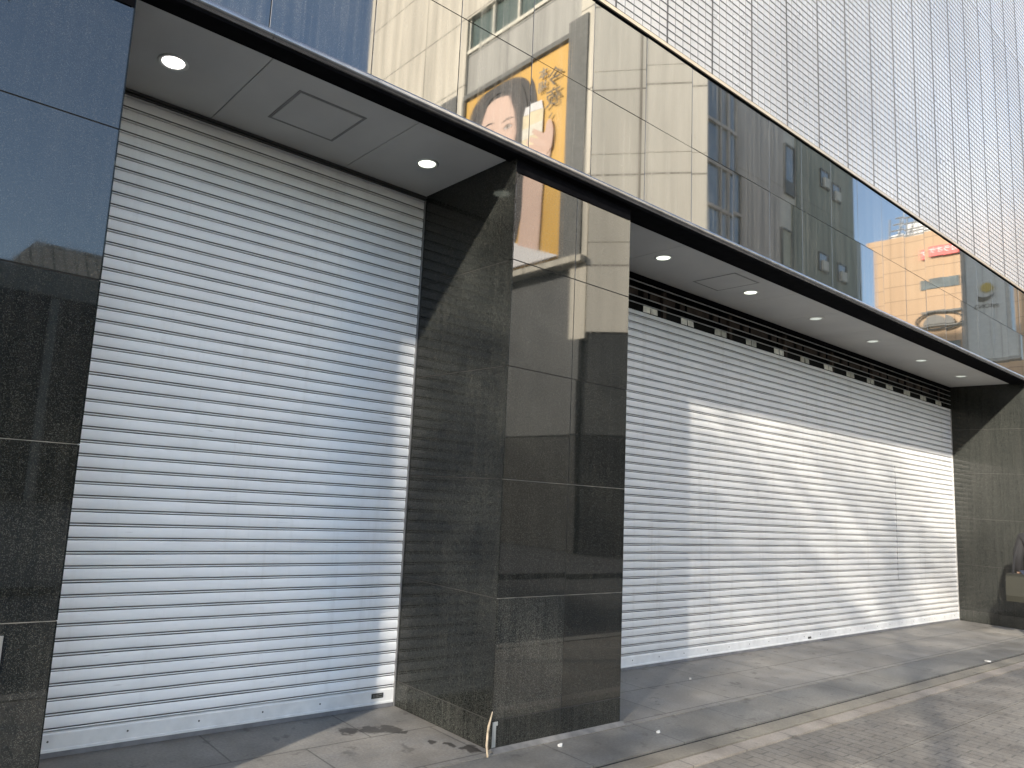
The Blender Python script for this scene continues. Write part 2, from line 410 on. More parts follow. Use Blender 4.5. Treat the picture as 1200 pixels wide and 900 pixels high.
# ------------------------------------------------------------------ granite piers
def pier(label, xa, xb, cuts, left, right, zt=3.73):
    t = thing('granite_pier', label, 'pier', ((xa+xb)/2, .5, 0))
    pan = MB(); gro = MB(); sk = MB()
    gro.box(xa+.010, xb-.010, .0035, .048, .0, zt-.004)
    if left:  gro.box(xa+.0035, xa+.048, .0485, RY+.1, .0, zt+.10)
    if right: gro.box(xb-.048, xb-.0035, .0485, RY+.1, .0, zt+.10)
    cs = [.0] + COURSES; cs[-1] = zt
    xs = [xa + (.004 if left else 0)] + cuts + [xb - (.004 if right else 0)]
    for i, (za, zb) in enumerate(zip(cs[:-1], cs[1:])):
        tgt = sk if i == 0 else pan
        for a, c in zip(xs[:-1], xs[1:]):
            tgt.slab((a+GAP/2, 0, za+GAP/2), (1,0,0), (0,0,1), c-a-GAP, zb-za-GAP, .02, tl(.0012), .0012, 2 if (i == 1 and left and right and a < xa+.1) else 0)
        zb2 = zb if i < 5 else ZS+.02
        if left: tgt.slab((xa, RY+.08, za+GAP/2), (0,-1,0), (0,0,1), RY+.08-.003, zb2-za-GAP, .02, tl(.0008), .0012, 1 if i else 0)
        if right: tgt.slab((xb, .003, za+GAP/2), (0,1,0), (0,0,1), RY+.08-.003, zb2-za-GAP, .02, tl(.0008), .0012, 1 if i else 0)
    gro.build('grout_bed', M['grout'], t); pan.build('granite_panels', [M['granite_face'], M['granite_side'], M['granite_pale']], t); sk.build('skirting', M['skirt'], t)
    # pale lime bloom in the lower joints
    for zc in COURSES[1:3]:
        MB().box(xa+.004, xb-.004, -.0006, .008, zc-.0016, zc+.0012).build('joint_bloom', M['grout_pale'], t)
    f = MB(); f.prism([(-.052,.002),(-.002,.002),(-.002,.016)], 'x', xa-.01, xb+.01); f.build('mortar_fillet', M['mortar'], t)
    return t
pier('dark polished granite wall left of the first shutter, reflecting blue sky', BL, X0, [X0-PW*k for k in range(12,0,-1)], False, True)
pier('dark granite pillar between the two shutters', X1, X3, [X2], True, True)
pier('dark granite wall at the far right end beyond the wide shutter', X4, BR, [X4+PW*k for k in range(1,23)], True, False)
# ------------------------------------------------------------------ roller shutters
PITCH = .078
def curtain(xa, xb, z0, z1, yb, nx, jit):
    prof = [(.011,.000),(.011,.0026),(.0008,.0034),(-.0014,.0050),(-.0014,.0092),(.0006,.0106),(.018,.0114),(.018,.0170),(-.0006,.0180),
            (-.0026,.023),(-.0040,.031),(-.0047,.043),(-.0042,.055),(-.0028,.065),(-.0008,.072),(.0015,.0758),(.011,.0768)]
    b = MB(); xs = [xa + (xb-xa)*i/nx for i in range(nx+1)]
    z = z0
    while z < z1-.01:
        dz = [random.gauss(0, jit) for _ in xs]; dy = [random.gauss(0, jit*1.3) for _ in xs]
        ang = random.gauss(0, .008)
        vs = []; fs = []; n = len(prof)
        for i, x in enumerate(xs):
            for (py, pz) in prof: vs.append((x, yb+py+dy[i]+ang*(pz-.04), min(z+pz+dz[i], z1)))
        for i in range(nx):
            for k in range(n-1): fs.append((i*n+k, (i+1)*n+k, (i+1)*n+k+1, i*n+k+1))
        m0 = len(b.mi); b.add(vs, fs); z += PITCH
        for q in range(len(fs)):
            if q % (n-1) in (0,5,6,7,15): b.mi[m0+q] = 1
    return b
def shutter(label, xa, xb, ztop, mat, nx, jit):
    t = thing('roller_shutter', label, 'roller shutter', ((xa+xb)/2, RY, 0), 'white roller shutters closing the shop front')
    o = curtain(xa+.012, xb-.012, .135, ztop, RY, nx, jit).build('slat_curtain', [mat, M['groove_shade']], t, True)
    try: o.data.set_sharp_from_angle(angle=R(32))
    except Exception: pass
    b = MB(); b.prism([(RY-.006,.040),(RY-.006,.118),(RY-.001,.126),(RY+.012,.131),(RY+.03,.131),(RY+.03,.034),(RY-.002,.034)], 'x', xa+.012, xb-.012)
    b.prism([(RY-.012,.030),(RY-.012,.042),(RY-.0065,.046),(RY-.0065,.030)], 'x', xa+.014, xb-.014)
    br = b.build('bottom_bar', M['bar_white'], t)
    s = MB(); s.box(xa+.016, xb-.016, RY-.008, RY+.02, .0015, .0295); s.build('rubber_seal', M['rubber'], br)
    x = xa+.25
    while x < xb-.2: MB().tube([(x,RY-.0075,.085),(x,RY-.0055,.085)], .006, 8).build('bolt_head', M['frame'], br); x += .42
    for (a, c) in ((xa+.0015, xa+.0105), (xb-.0105, xb-.0015)):
        MB().box(a, c, RY-.014, RY+.05, .0, ztop).build('guide_rail', M['rail'], t)
    MB().box(xa, xb, RY+.055, RY+.07, 0, ztop).build('backing_sheet', M['dark_void'], t)
    return t
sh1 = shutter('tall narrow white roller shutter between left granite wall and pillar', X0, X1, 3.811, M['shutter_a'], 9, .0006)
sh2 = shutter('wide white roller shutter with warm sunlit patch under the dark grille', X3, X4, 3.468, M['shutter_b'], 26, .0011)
lab = MB(); lab.box(3.105, 3.205, RY-.0085, RY-.0055, .070, .104)
lp = lab.build('maker_plate', M['sign_dark'], sh1)
lw = MB()
for (a, c, d, e) in ((3.120,3.124,.078,.096),(3.130,3.133,.078,.096),(3.139,3.165,.079,.082),(3.139,3.165,.090,.093),(3.170,3.196,.078,.080),(3.170,3.196,.093,.096)):
    lw.box(a, c, RY-.0095, RY-.0083, d, e)
lw.build('plate_marks', M['plate'], lp)
lk = MB(); lk.box(9.53, 9.60, RY-.013, RY-.005, .052, .076); lk.tube([(9.565,RY-.018,.064),(9.565,RY-.012,.064)], .009, 10); lk.build('shutter_lock', M['frame'], sh2)
sm = MB(); sm.box(12.2975, 12.2995, RY-.0052, RY+.012, .70, 2.35); sm.build('slat_seam', M['rubber'], sh2)
# ------------------------------------------------------------------ grille over the wide shutter
gr = thing('ventilation_grille', 'dark bar grille with small pale brackets above the wide shutter', 'grille', (9.6, RY+.1, 3.45))
MB().box(X3,X4,1.24,1.26,3.40,3.843).build('back_panel', M['dark_void'], gr)
MB().box(X3+.01,X4-.01,1.0,1.03,3.795,3.842).build('head_bar', M['black_metal'], gr)
for z in (3.770, 3.693, 3.612, 3.545):
    MB().tube([(X3+.01,RY-.01,z),(X4-.01,RY-.01,z)], .0065, 6).build('cross_bar', M['steel'], gr)
for i in range(15):
    x = 4.945 + i*.6565
    MB().box(x-.008,x+.008,RY+.002,RY+.018,3.46,3.795).build('hanger_rod', M['black_metal'], gr)
    b = MB()
    for s in (-1, 1): b.slab((x+s*.062-.054, RY-.012, 3.474), (1,0,0), (0,0,1), .108, .064, .006, (random.uniform(-.06,.06), random.uniform(-.12,.05)), .002)
    b.build('bracket', M['bracket'] if i in (0,2,3,6,8) else M['bracket_dull'], gr)
    if i < 14: MB().box(x+.04,x+.60,1.12,1.135,3.665,3.765).build('louvre_slat', M['brown'], gr)
for i in range(8):
    x = 5.31 + i*1.3
    MB().box(x-.03,x+.03,1.08,1.11,3.42,3.79).build('support_post', M['brown'], gr)
# ------------------------------------------------------------------ downlights
def downlight(label, loc, lens):
    t = thing('downlight', label, 'ceiling light', loc, 'round downlights in the grey soffits'); t['local'] = True
    MB().lathe([(.060,.004),(.064,-.003),(.080,-.006),(.087,-.001),(.088,.004)], 36).build('trim_ring', M['ring'], t, True)
    b = MB().lathe([(.0005,-.0062),(.030,-.0060),(.034,-.0042),(.038,-.0052),(.052,-.0045),(.060,-.002),(.0615,.002)], 36); b.build('lens', lens, t, True)
    return t
downlight('brightest warm white downlight, beside the left granite wall', (1.11,.525,ZS-.001), M['lens_warm'])
d = downlight('round downlight by the dark pillar in the first soffit', (2.94,.53,ZS-.001), M['lens'])
for x, lb in ((5.77,'second-soffit downlight nearest the pillar, before the access hatch'),(7.33,'downlight just past the access hatch of the long soffit')):
    dup(d, (x,.53,ZS-.001), 0, lb)
d2 = downlight('dim downlight second after the access hatch of the long soffit', (8.81,.535,ZS-.001), M['lens_dim'])
for x, lb in ((10.39,'dim downlight in the middle of the long soffit, third from the far end'),(12.02,'small dim downlight second from the far end of the long soffit'),(13.63,'farthest dim downlight, beside the right granite wall')):
    dup(d2, (x,.535,ZS-.001), 0, lb)
# ------------------------------------------------------------------ small things
b = MB(); b.slab((.20,-.006,.715),(1,0,0),(0,0,1),.362,.142,.005); wp = b.build('wall_plate', M['plate'])
tag(wp, 'small grey metal plate on the left granite wall, cut by the photo edge', 'wall plate')
b = MB(); pts = [(3.215,-.075,.004),(3.232,-.045,.06),(3.250,-.030,.12),(3.268,-.018,.155),(3.300,-.012,.235)]
b.tube(pts, [.006,.008,.0065,.0075,.003], 7); b.tube([(3.252,-.030,.125),(3.243,-.04,.15)], [.005,.002], 6)
tag(b.build('twig', M['twig'], None, True), 'dry pale wooden twig leaning on the pillar base corner', 'twig')
b = MB(); b.box(3.315,3.345,-.003,-.0005,.02,.165); b.box(3.315,3.358,-.0035,-.0008,.145,.168)
tag(b.build('tape_strip', M['tape']), 'torn grey tape strip on the pillar base corner', 'tape')
def scrap(label, x, y, r, z=0):
    b = MB(); n = 7; top = []
    for k in range(n):
        a = 2*math.pi*k/n; q = r*random.uniform(.6,1.1); top.append((x+q*math.cos(a)*1.5, y+q*math.sin(a), z+.004+random.uniform(0,.012)))
    b.add([(x,y,z+.014)] + top + [(p[0],p[1],z+.001) for p in top], [(0,1+k,1+(k+1)%n) for k in range(n)] + [(1+k,1+n+k,1+n+(k+1)%n,1+(k+1)%n) for k in range(n)])
    tag(b.build('paper_scrap', M['paper']), label, 'litter', 'white litter on the kerb')
scrap('crumpled white paper scrap on the kerb in front of the pillar', 3.80, -.12, .018, -.004)
scrap('flat white paper scrap at the kerb edge below the far wall', 10.75, -.44, .030, -.004)
scrap('tiny white scrap on the floor before the wide shutter', 6.3, .55, .012, 0)
scrap('tiny pale crumb on the kerb right of the pillar', 4.65, -.25, .012, -.004)
# ------------------------------------------------------------------ passer-by at the right edge
def skin_obj(name, joints, edges, mat, parent, lev=2):
    me = bpy.data.meshes.new(name); me.from_pydata([j[:3] for j in joints], edges, []); o = bpy.data.objects.new(name, me); C.objects.link(o)
    md = o.modifiers.new('s', 'SKIN'); md.use_smooth_shade = True
    for i, j in enumerate(joints):
        sv = me.skin_vertices[0].data[i]; r = j[3]; sv.radius = r if isinstance(r, tuple) else (r, r)
    me.skin_vertices[0].data[0].use_root = True
    sb = o.modifiers.new('u', 'SUBSURF'); sb.levels = lev; sb.render_levels = lev
    dg = bpy.context.evaluated_depsgraph_get(); m2 = bpy.data.meshes.new_from_object(o.evaluated_get(dg))
    m2.name = name; m2.materials.clear(); m2.materials.append(mat); m2.polygons.foreach_set('use_smooth', [True]*len(m2.polygons))
    bpy.data.objects.remove(o); bpy.data.meshes.remove(me)
    p = bpy.data.objects.new(name, m2); C.objects.link(p); p.parent = parent
    return p
per = bpy.data.objects.new('person', None)
# body runs along local +X (walking direction)
J = [(0,0,.95,(.15,.12)),(0,0,1.15,(.14,.105)),(.01,0,1.35,(.165,.12)),(.01,0,1.48,(.07,.07)),(.03,0,1.57,(.062,.062)),(.045,0,1.66,(.095,.078)),(.04,0,1.74,(.07,.065)),
     (.01,.19,1.40,.055),(-.06,.24,1.14,.042),(.02,.25,.90,.033),(.05,.25,.82,.030),
     (.01,-.19,1.40,.055),(.02,-.24,1.14,.042),(.12,-.24,.92,.033),(.15,-.24,.84,.030),
     (.02,.09,.88,.088),(.12,.09,.50,.060),(.10,.09,.09,.042),(.20,.09,.045,.034),
     (-.02,-.09,.88,.088),(-.06,-.09,.50,.060),(-.22,-.09,.12,.042),(-.13,-.09,.045,.034)]
Ed = [(0,1),(1,2),(2,3),(3,4),(4,5),(5,6),(2,7),(7,8),(8,9),(9,10),(2,11),(11,12),(12,13),(13,14),(0,15),(15,16),(16,17),(17,18),(0,19),(19,20),(20,21),(21,22)]
per = skin_obj('person', J, Ed, M['skin_real'], None); per.location = (13.58,-.33,0); per.rotation_euler = (0,0,R(4)); per['local'] = True
tag(per, 'person in black jacket and navy jeans walking off at the right edge', 'person')
def hand(sgn, wx, wy, wz):
    for k, (dx, ln) in enumerate(((-.028,.062),(-.010,.072),(.010,.070),(.028,.055))):
        yield [(wx+dx*.4,wy,wz+.01,.011),(wx+dx,wy,wz-.035,.0105),(wx+dx+.004,wy-sgn*.008,wz-.035-ln*.5,.009),(wx+dx+.006,wy-sgn*.022,wz-.035-ln,.007)]
    yield [(wx+.012,wy,wz+.005,.012),(wx+.045,wy-sgn*.008,wz-.02,.010),(wx+.055,wy-sgn*.014,wz-.055,.008)]
for sgn, wx, wz in ((1,.05,.81),(-1,.15,.83)):
    js = []; es = []
    for ch in hand(sgn, wx, sgn*.25, wz):
        n = len(js); js += ch; es += [(n+i, n+i+1) for i in range(len(ch)-1)]
    skin_obj('hand', js, es, M['skin_real'], per, 1)
jk = [(0,0,.84,(.195,.155)),(0,0,1.0,(.185,.15)),(0,0,1.18,(.175,.14)),(.01,0,1.37,(.195,.145)),(.01,0,1.50,(.085,.085)),
      (.01,.20,1.41,.078),(-.06,.25,1.14,.064),(.015,.255,.92,.050),(.01,-.20,1.41,.078),(.02,-.25,1.14,.064),(.115,-.245,.94,.050)]
skin_obj('jacket', jk, [(0,1),(1,2),(2,3),(3,4),(3,5),(5,6),(6,7),(3,8),(8,9),(9,10)], M['jacket'], per)
tr = [(0,0,.93,(.165,.135)),(.02,.095,.86,.105),(.12,.092,.50,.086),(.10,.09,.07,.078),(-.02,-.095,.86,.105),(-.06,-.092,.50,.086),(-.21,-.09,.10,.078)]
skin_obj('trousers', tr, [(0,1),(1,2),(2,3),(0,4),(4,5),(5,6)], M['jeans'], per)
for (sx, sy, sz) in ((.10,.09,.0),(-.21,-.09,.0)):
    skin_obj('shoe', [(sx-.05,sy,.05,.045),(sx+.05,sy,.045,.048),(sx+.15,sy,.036,.036)], [(0,1),(1,2)], M['shoe'], per)
skin_obj('hair', [(-.01,0,1.60,(.08,.07)),(.01,0,1.70,(.108,.092)),(.045,0,1.775,(.085,.078))], [(0,1),(1,2)], M['hair_real'], per)
for s in (-1, 1):
    MB().tube([(.128,s*.032,1.672),(.139,s*.032,1.672)], .011, 8).build('eye', M['ink'], per, True)
    MB().tube([(.03,s*.078,1.68),(.025,s*.09,1.655),(.03,s*.08,1.63)], .012, 7).build('ear', M['skin_shade'], per, True)
MB().tube([(.128,-.022,1.605),(.136,0,1.607),(.128,.022,1.605)], .006, 6).build('mouth', M['lip'], per, True)
MB().tube([(.128,0,1.672),(.152,0,1.638),(.13,0,1.632)], [.008,.013,.009], 7).build('nose', M['skin_real'], per, True)
bg = MB(); bg.prism([(-.33,.52),(-.35,.60),(-.31,.87),(-.24,.90),(.06,.90),(.12,.87),(.14,.58),(.10,.52)], 'y', .13, .35)
bo = bg.build('shoulder_bag', M['bagcloth']); bo.location = (13.58,-.33,0); bo.rotation_euler = (0,0,R(4))
tag(bo, 'khaki shoulder bag with dark strap on the passer-by at the right edge', 'bag')
st = MB(); st.tube([(-.20,.30,.80),(-.16,.27,1.12),(0,.20,1.46),(.02,.05,1.56),(.06,-.08,1.47),(.13,-.19,1.2)], .016, 6); st.tube([(-.33,.355,.80),(.12,.355,.80)], .010, 6)
so = st.build('strap', M['jacket']); so.parent = bo
# ------------------------------------------------------------------ the street behind the camera, seen in the polished stone
def ring_frame(x0, x1, z0, z1, w, ya, yb):
    """one-piece window frame round an opening, in an x-z wall"""
    o = [(x0-w,z0-w),(x1+w,z0-w),(x1+w,z1+w),(x0-w,z1+w)]; q = [(x0,z0),(x1,z0),(x1,z1),(x0,z1)]
    vs = [(x,y,z) for y in (ya, yb) for (x,z) in o+q]; fs = []
    for i in range(4):
        j = (i+1) % 4
        fs += [(i,j,4+j,4+i),(8+i,12+i,12+j,8+j),(i,8+i,8+j,j),(4+i,4+j,12+j,12+i)]
    return MB().add(vs, fs)
def poly2(pts, n=6):
    """smooth closed outline through pts"""
    out = []; m_ = len(pts)
    for i in range(m_):
        p0, p1, p2, p3 = (Vector(pts[(i+k-1) % m_]) for k in range(4))
        for k in range(n):
            t = k/n; out.append(tuple(.5*((2*p1)+(p2-p0)*t+(2*p0-5*p1+4*p2-p3)*t*t+(3*p1-p0-3*p2+p3)*t**3)))
    return out
def text_mesh(s, size, ext=.01):
    cu = bpy.data.curves.new('t', 'FONT'); cu.body = s; cu.size = size; cu.extrude = ext; cu.align_x = 'CENTER'; cu.align_y = 'CENTER'
    o = bpy.data.objects.new('t', cu); C.objects.link(o)
    dg = bpy.context.evaluated_depsgraph_get(); me = bpy.data.meshes.new_from_object(o.evaluated_get(dg))
    bpy.data.objects.remove(o); bpy.data.curves.remove(cu)
    vs = [v.co.copy() for v in me.vertices]; fs = [tuple(p.vertices) for p in me.polygons]; bpy.data.meshes.remove(me)
    return vs, fs
def text_on_x(mb, s, size, X, Y, z, ext=.01, sx=1.0):
    """text on a wall facing -x, centre at (X, -Y, z)"""
    vs, fs = text_mesh(s, size, ext)
    mb.add([(X - v.z, -(Y + v.x*sx), z + v.y) for v in vs], fs)
# concrete corner building with the billboard
b1 = thing('corner_building', 'pale concrete corner building with amber billboard, mirrored in the granite above the pillar', 'building', (19.5,-17,0))
foot = [(17.3,-24.5),(17.3,-11.2),(19.62,-8.66),(21.4,-8.66),(21.4,-24.5)]
b = MB(); b.prism(foot, 'z', 0, 25.8); b.build('core', M['podium'], b1)
b = MB(); b.box(17.0,17.28,-24.5,-17.25,6.6,26); b.box(17.0,17.28,-11.55,-10.97,6.4,26); b.box(17.0,17.28,-17.25,-11.55,20.2,26)
b.build('side_wall', M['concrete_side'], b1)
b = MB(); b.box(17.12,17.28,-17.25,-11.55,16.87,18.75); b.build('grey_panel', M['panel_grey'], b1)
b = MB(); b.box(17.20,17.285,-17.25,-11.55,18.75,20.2); w = b.build('window', M['glass_green'], b1)
for k in range(5): MB().box(17.10,17.195,-17.25+k*1.36,-17.15+k*1.36,18.85,20.2).build('mullion', M['cream'], w)
MB().box(17.05,17.095,-17.25,-11.55,18.70,18.84).build('window_sill', M['cream'], w)
b = MB(); b.box(16.93,17.27,-12.0,-11.20,8.9,17.2); b.box(16.95,17.27,-17.24,-12.01,16.68,16.86); b.box(16.96,17.27,-17.30,-17.18,9.0,16.67); b.build('recess_frame', M['recess_grey'], b1)
b = MB(); b.box(16.75,17.27,-17.2,-11.0,8.82,9.02); b.build('ledge', M['concrete_side'], b1)
b = MB(); b.box(16.9,17.0,-18.7,-17.7,16.3,17.1); b.build('vent_box', M['frame'], b1)
nx, ny = -.74, .673
def cham(z0, z1, t0, t1, o0, o1, mb):
    pa = Vector((17.0,-10.95)); d = Vector((.673,.74)); n = Vector((nx,ny))
    q = [pa+d*t0+n*o0, pa+d*t1+n*o0, pa+d*t1+n*o1, pa+d*t0+n*o1]
    mb.prism([tuple(v) for v in q], 'z', z0, z1)
b = MB()
for zz in (6.6, 9.45, 12.3, 15.15, 18.0, 20.85, 23.7):
    for (a, c) in ((.02,1.76),(1.78,3.52)): cham(zz, zz+2.83, a, c, -.22, 0, b)
b.build('corner_wall', M['limestone'], b1)
b = MB(); cham(3.5, 6.55, .1, 3.6, -.24, -.05, b); b.box(17.02,17.28,-24.5,-11.2,3.5,6.55); b.build('fascia_panel', M['podium'], b1)
b = MB(); cham(0, 3.45, .1, 3.6, -.24, -.08, b); b.box(17.06,17.28,-24.5,-11.2,0,3.45); b.build('shopfront', M['shopfront'], b1)
b = MB(); b.box(19.5,21.35,-8.655,-8.50,0,25.8); g = b.build('glazed_strip', M['glass_dark'], b1)
b = MB()
for z in [3.6+1.42*k for k in range(15)]: b.box(19.48,21.37,-8.495,-8.43,z,z+.10)
for x in (19.48,20.3,20.75,21.28): b.box(x,x+.07,-8.495,-8.44,0,25.8)
b.build('mullions', M['umber'], g)
# the billboard -------------------------------------------------------------------
bb = thing('billboard', 'amber billboard of a dark-haired woman holding a gold can, mirrored over the pillar', 'billboard', (17.1,-14.6,9.2))
def layer(name, pts, k, mat, parent=bb, smooth=True):
    p = poly2(pts) if smooth else pts
    b = MB(); b.prism([(-y, z) for (y, z) in p], 'x', 17.10-.012*k, 17.10-.012*k-.011); return b.build(name, mat, parent)
layer('amber_sheet', [(12.02,9.2),(17.17,9.2),(17.17,16.66),(12.02,16.66)], 0, M['amber'], bb, False)
layer('hair', [(17.1,13.65),(17.08,14.95),(16.85,16.0),(16.3,16.5),(15.3,16.59),(14.4,16.5),(13.75,16.0),(13.45,14.85),(13.45,13.45),(13.75,12.2),(13.95,10.9),(14.4,10.0),(16.6,10.0),(17.1,11.5)], 1, M['hair'])
layer('shirt', [(12.1,9.24),(17.1,9.24),(17.1,10.6),(16.2,11.0),(15.2,11.05),(14.4,10.3)], 2, M['shirt'], bb, False)
layer('neck', [(14.75,13.2),(16.0,13.2),(16.15,11.3),(15.5,10.7),(14.75,11.3)], 2.2, M['skin_shade'])
fc = layer('face', [(15.2,16.04),(14.65,15.82),(14.32,15.02),(14.3,14.32),(14.55,13.52),(15.05,12.92),(15.55,12.84),(16.0,13.27),(16.3,14.12),(16.32,14.92),(16.1,15.72),(15.7,16.02)], 3, M['skin'])
layer('hair_sweep', [(15.1,16.5),(14.3,16.3),(13.8,15.25),(13.75,13.45),(14.15,12.6),(14.28,14.25),(14.42,15.15),(14.8,16.0),(15.2,16.22),(15.75,16.1),(16.15,15.35),(16.33,14.55),(16.3,13.0),(16.85,12.6),(16.98,14.85),(16.6,16.2),(15.9,16.52)], 4, M['hair'])
for (cy, cz) in ((15.75,14.84),(14.72,14.68)):
    layer('eye_socket', [(cy-.30,cz+.02),(cy,cz+.17),(cy+.30,cz+.03),(cy,cz-.10)], 3.6, M['skin_shade'], fc)
    layer('eye_white', [(cy-.20,cz),(cy,cz+.07),(cy+.20,cz+.015),(cy,cz-.06)], 4, M['shirt'], fc)
    layer('iris', [(cy-.075,cz+.01),(cy,cz+.07),(cy+.075,cz+.01),(cy,cz-.055)], 5, M['ink'], fc)
    layer('lash', [(cy-.23,cz+.01),(cy,cz+.115),(cy+.23,cz+.02),(cy,cz+.07)], 6, M['ink'], fc)
    layer('eyebrow', [(cy-.32,cz+.27),(cy,cz+.37),(cy+.32,cz+.29),(cy,cz+.315)], 4, M['hair'], fc)
for (cy, cz) in ((16.0,14.3),(14.55,14.15)):
    layer('blush', [(cy-.20,cz),(cy,cz+.16),(cy+.18,cz+.02),(cy,cz-.16)], 3.4, M['blush'], fc)
layer('cheek_shade', [(14.32,15.05),(14.30,14.3),(14.55,13.5),(15.0,12.95),(14.72,13.7),(14.52,14.4)], 3.5, M['skin_mid'], fc)
for (ya, za, yb_, zb) in ((16.7,15.9,16.95,14.2),(16.3,16.3,16.85,15.1),(15.6,16.45,16.5,15.9),(14.2,16.1,13.85,14.6),(14.6,16.35,14.0,15.5),(13.95,14.0,13.9,12.6)):
    layer('hair_strand', [(ya,za),((ya+yb_)/2+.05,(za+zb)/2+.06),(yb_,zb),((ya+yb_)/2+.01,(za+zb)/2)], 4.6, M['hair_light'])
layer('nose_shade', [(15.22,14.5),(15.02,14.0),(15.22,13.88),(15.42,13.93),(15.32,14.05)], 4, M['skin_shade'], fc)
layer('mouth', [(14.98,13.45),(15.2,13.52),(15.3,13.49),(15.4,13.53),(15.62,13.47),(15.3,13.30)], 4, M['lip'], fc)
layer('can', [(13.95,13.37),(13.15,13.32),(13.12,14.67),(13.95,14.77)], 5, M['gold_drink'], bb, False)
layer('can_top', [(13.92,14.78),(13.85,15.07),(13.22,15.0),(13.15,14.68)], 5, M['shirt'], bb, False)
layer('can_band', [(13.95,13.87),(13.13,13.82),(13.125,14.22),(13.95,14.27)], 5.6, M['cream'], bb, False)
layer('forearm', [(12.95,12.6),(13.75,12.6),(13.82,11.4),(13.95,9.95),(13.9,9.3),(13.1,9.3),(12.98,9.8),(12.92,11.2)], 5.5, M['skin'])
layer('palm', [(12.68,13.52),(12.9,13.77),(13.6,13.42),(13.85,12.92),(13.7,12.42),(12.95,12.32),(12.72,12.92)], 6, M['skin'])
for n_, (ya, za, yb_, zb) in enumerate(((12.80,13.37,13.5,13.94),(12.8,13.17,13.62,13.68),(12.85,13.02,13.66,13.42),(12.95,12.87,13.62,13.16))):
    dx, dz = yb_-ya, zb-za; L_ = math.hypot(dx,dz); px, pz = -dz/L_*.10, dx/L_*.10
    layer('finger', [(ya+px,za+pz),(yb_+px*.8,zb+pz*.8),(yb_+dx/L_*.08,zb+dz/L_*.08),(yb_-px*.8,zb-pz*.8),(ya-px,za-pz)], 7+.3*n_, M['skin'] if n_ % 2 else M['skin_mid'])
layer('thumb', [(12.68,13.02),(12.60,13.62),(12.72,14.07),(12.92,14.02),(12.95,13.32)], 8.4, M['skin_mid'])
layer('sleeve', [(12.05,9.25),(14.6,9.25),(14.6,10.35),(14.1,10.1),(13.2,9.72)], 8.8, M['shirt'], bb, False)
X_ = 16.985
b = MB(); text_on_x(b, '今', .72, X_, 12.60, 15.55, .006); text_on_x(b, '夜', .72, X_, 12.66, 14.82, .006); text_on_x(b, '、', .6, X_, 12.92, 14.35, .006); b.build('lettering', M['ink'], bb)
b = MB(); text_on_x(b, '本', .44, X_, 13.16, 15.9, .006); text_on_x(b, '場', .44, X_, 13.18, 15.42, .006); b.build('small_lettering', M['ink_grey'], bb)
# umber block with cream window strip, then the olive block
b2 = thing('umber_building', 'plain grey-brown rendered building with a cream window strip, mirrored in the granite band', 'building', (23.4,-13,0))
MB().box(21.45,24.66,-17,-8.74,0,28).build('wall', M['umber'], b2)
MB().box(24.66,25.55,-17,-8.78,0,28).build('window_strip', M['cream'], b2)
for k in range(7):
    z = 6.6+3.05*k
    w = MB().box(24.78,25.42,-8.83,-8.74,z,z+1.75).build('window', M['blind'] if k % 2 else M['glass_dark'], b2)
    ring_frame(24.78,25.42,z,z+1.75,.05,-8.80,-8.70).build('window_frame', M['frame'], w); MB().box(24.79,25.41,-8.735,-8.715,z+.01,z+.45).build('lower_sash', M['frame'], w)
b3 = thing('olive_building', 'dark olive rendered building with tiny square windows, mirrored beside the blue sky', 'building', (28.1,-12.6,0))
MB().box(25.6,30.68,-16.3,-8.74,0,27).build('wall', M['olive'], b3)
for k in range(7):
    for x in (27.25, 28.75):
        z = 7.2 + 3.25*k
        w = MB().box(x,x+.66,-8.76,-8.72,z,z+.66).build('window', M['glass_dark'], b3)
        ring_frame(x,x+.66,z,z+.66,.03,-8.78,-8.69).build('window_frame', M['frame'], w); MB().box(x+.22,x+.63,-8.715,-8.66,z+.03,z+.40).build('hopper_sash', M['cream'], w)
# tan tiled office block
b4 = thing('tan_building', 'sunlit tan tiled office block with rooftop plant, mirrored at the right of the granite band', 'building', (55,-12.5,0))
MB().box(50,62,-15.7,-4.5,0,18.97).build('wall', M['tan_tile'], b4)
b = MB()
for (z0, z1) in ((15.35,15.95),(11.6,12.1)): b.box(49.95,50.2,-12.72,-11.2,z0,z1)
b.build('window', M['glass_dark'], b4)
b = MB(); random.seed(3)
for (x, y, w, dpt, h) in ((52,-14.6,1.5,1.2,.9),(52.2,-13.4,1.8,1.4,1.6),(53,-12,2,1.4,2.4),(51.5,-11.6,1,1.5,1.0)): b.box(x,x+w,y-dpt/2,y+dpt/2,18.97,18.97+h)
b.box(53,55.5,-13.9,-11.0,21.4,24); b.build('roof_plant', M['white_paint'], b4)
b = MB()
for z in (19.4,19.8,20.2,20.6): b.tube([(51,-15.0+.35*(z-19.4),z),(51,-10,z)], .05, 6)
for k in range(9): b.tube([(51,-15.0+.6*k,18.97),(51,-14.9+.6*k,20.6)], .05, 6)
for k in range(4): b.tube([(51.2,-14.8+.9*k,18.97),(51.5,-14.0+.9*k,21.2)], .06, 6)
b.build('roof_railing', M['steel'], b4)
em = thing('ring_emblem', 'dark oval ring emblem with a dome on the mirrored tan building', 'wall emblem', (49.9,-12,13.3))
b = MB(); cy, cz = 12.0, 13.35
b.tube([(49.85, -(cy+.98*math.cos(t)), cz+.52*math.sin(t)) for t in [2*math.pi*k/40 for k in range(41)]], .055, 6, cap=False)
b.build('ring', M['sign_dark'], em)
b = MB(); b.prism([(-(cy+.62*math.cos(t)), cz-.22+.55*math.sin(t)) for t in [math.pi*k/16 for k in range(17)]], 'x', 49.80, 49.97); b.build('dome', M['sign_dark'], em)
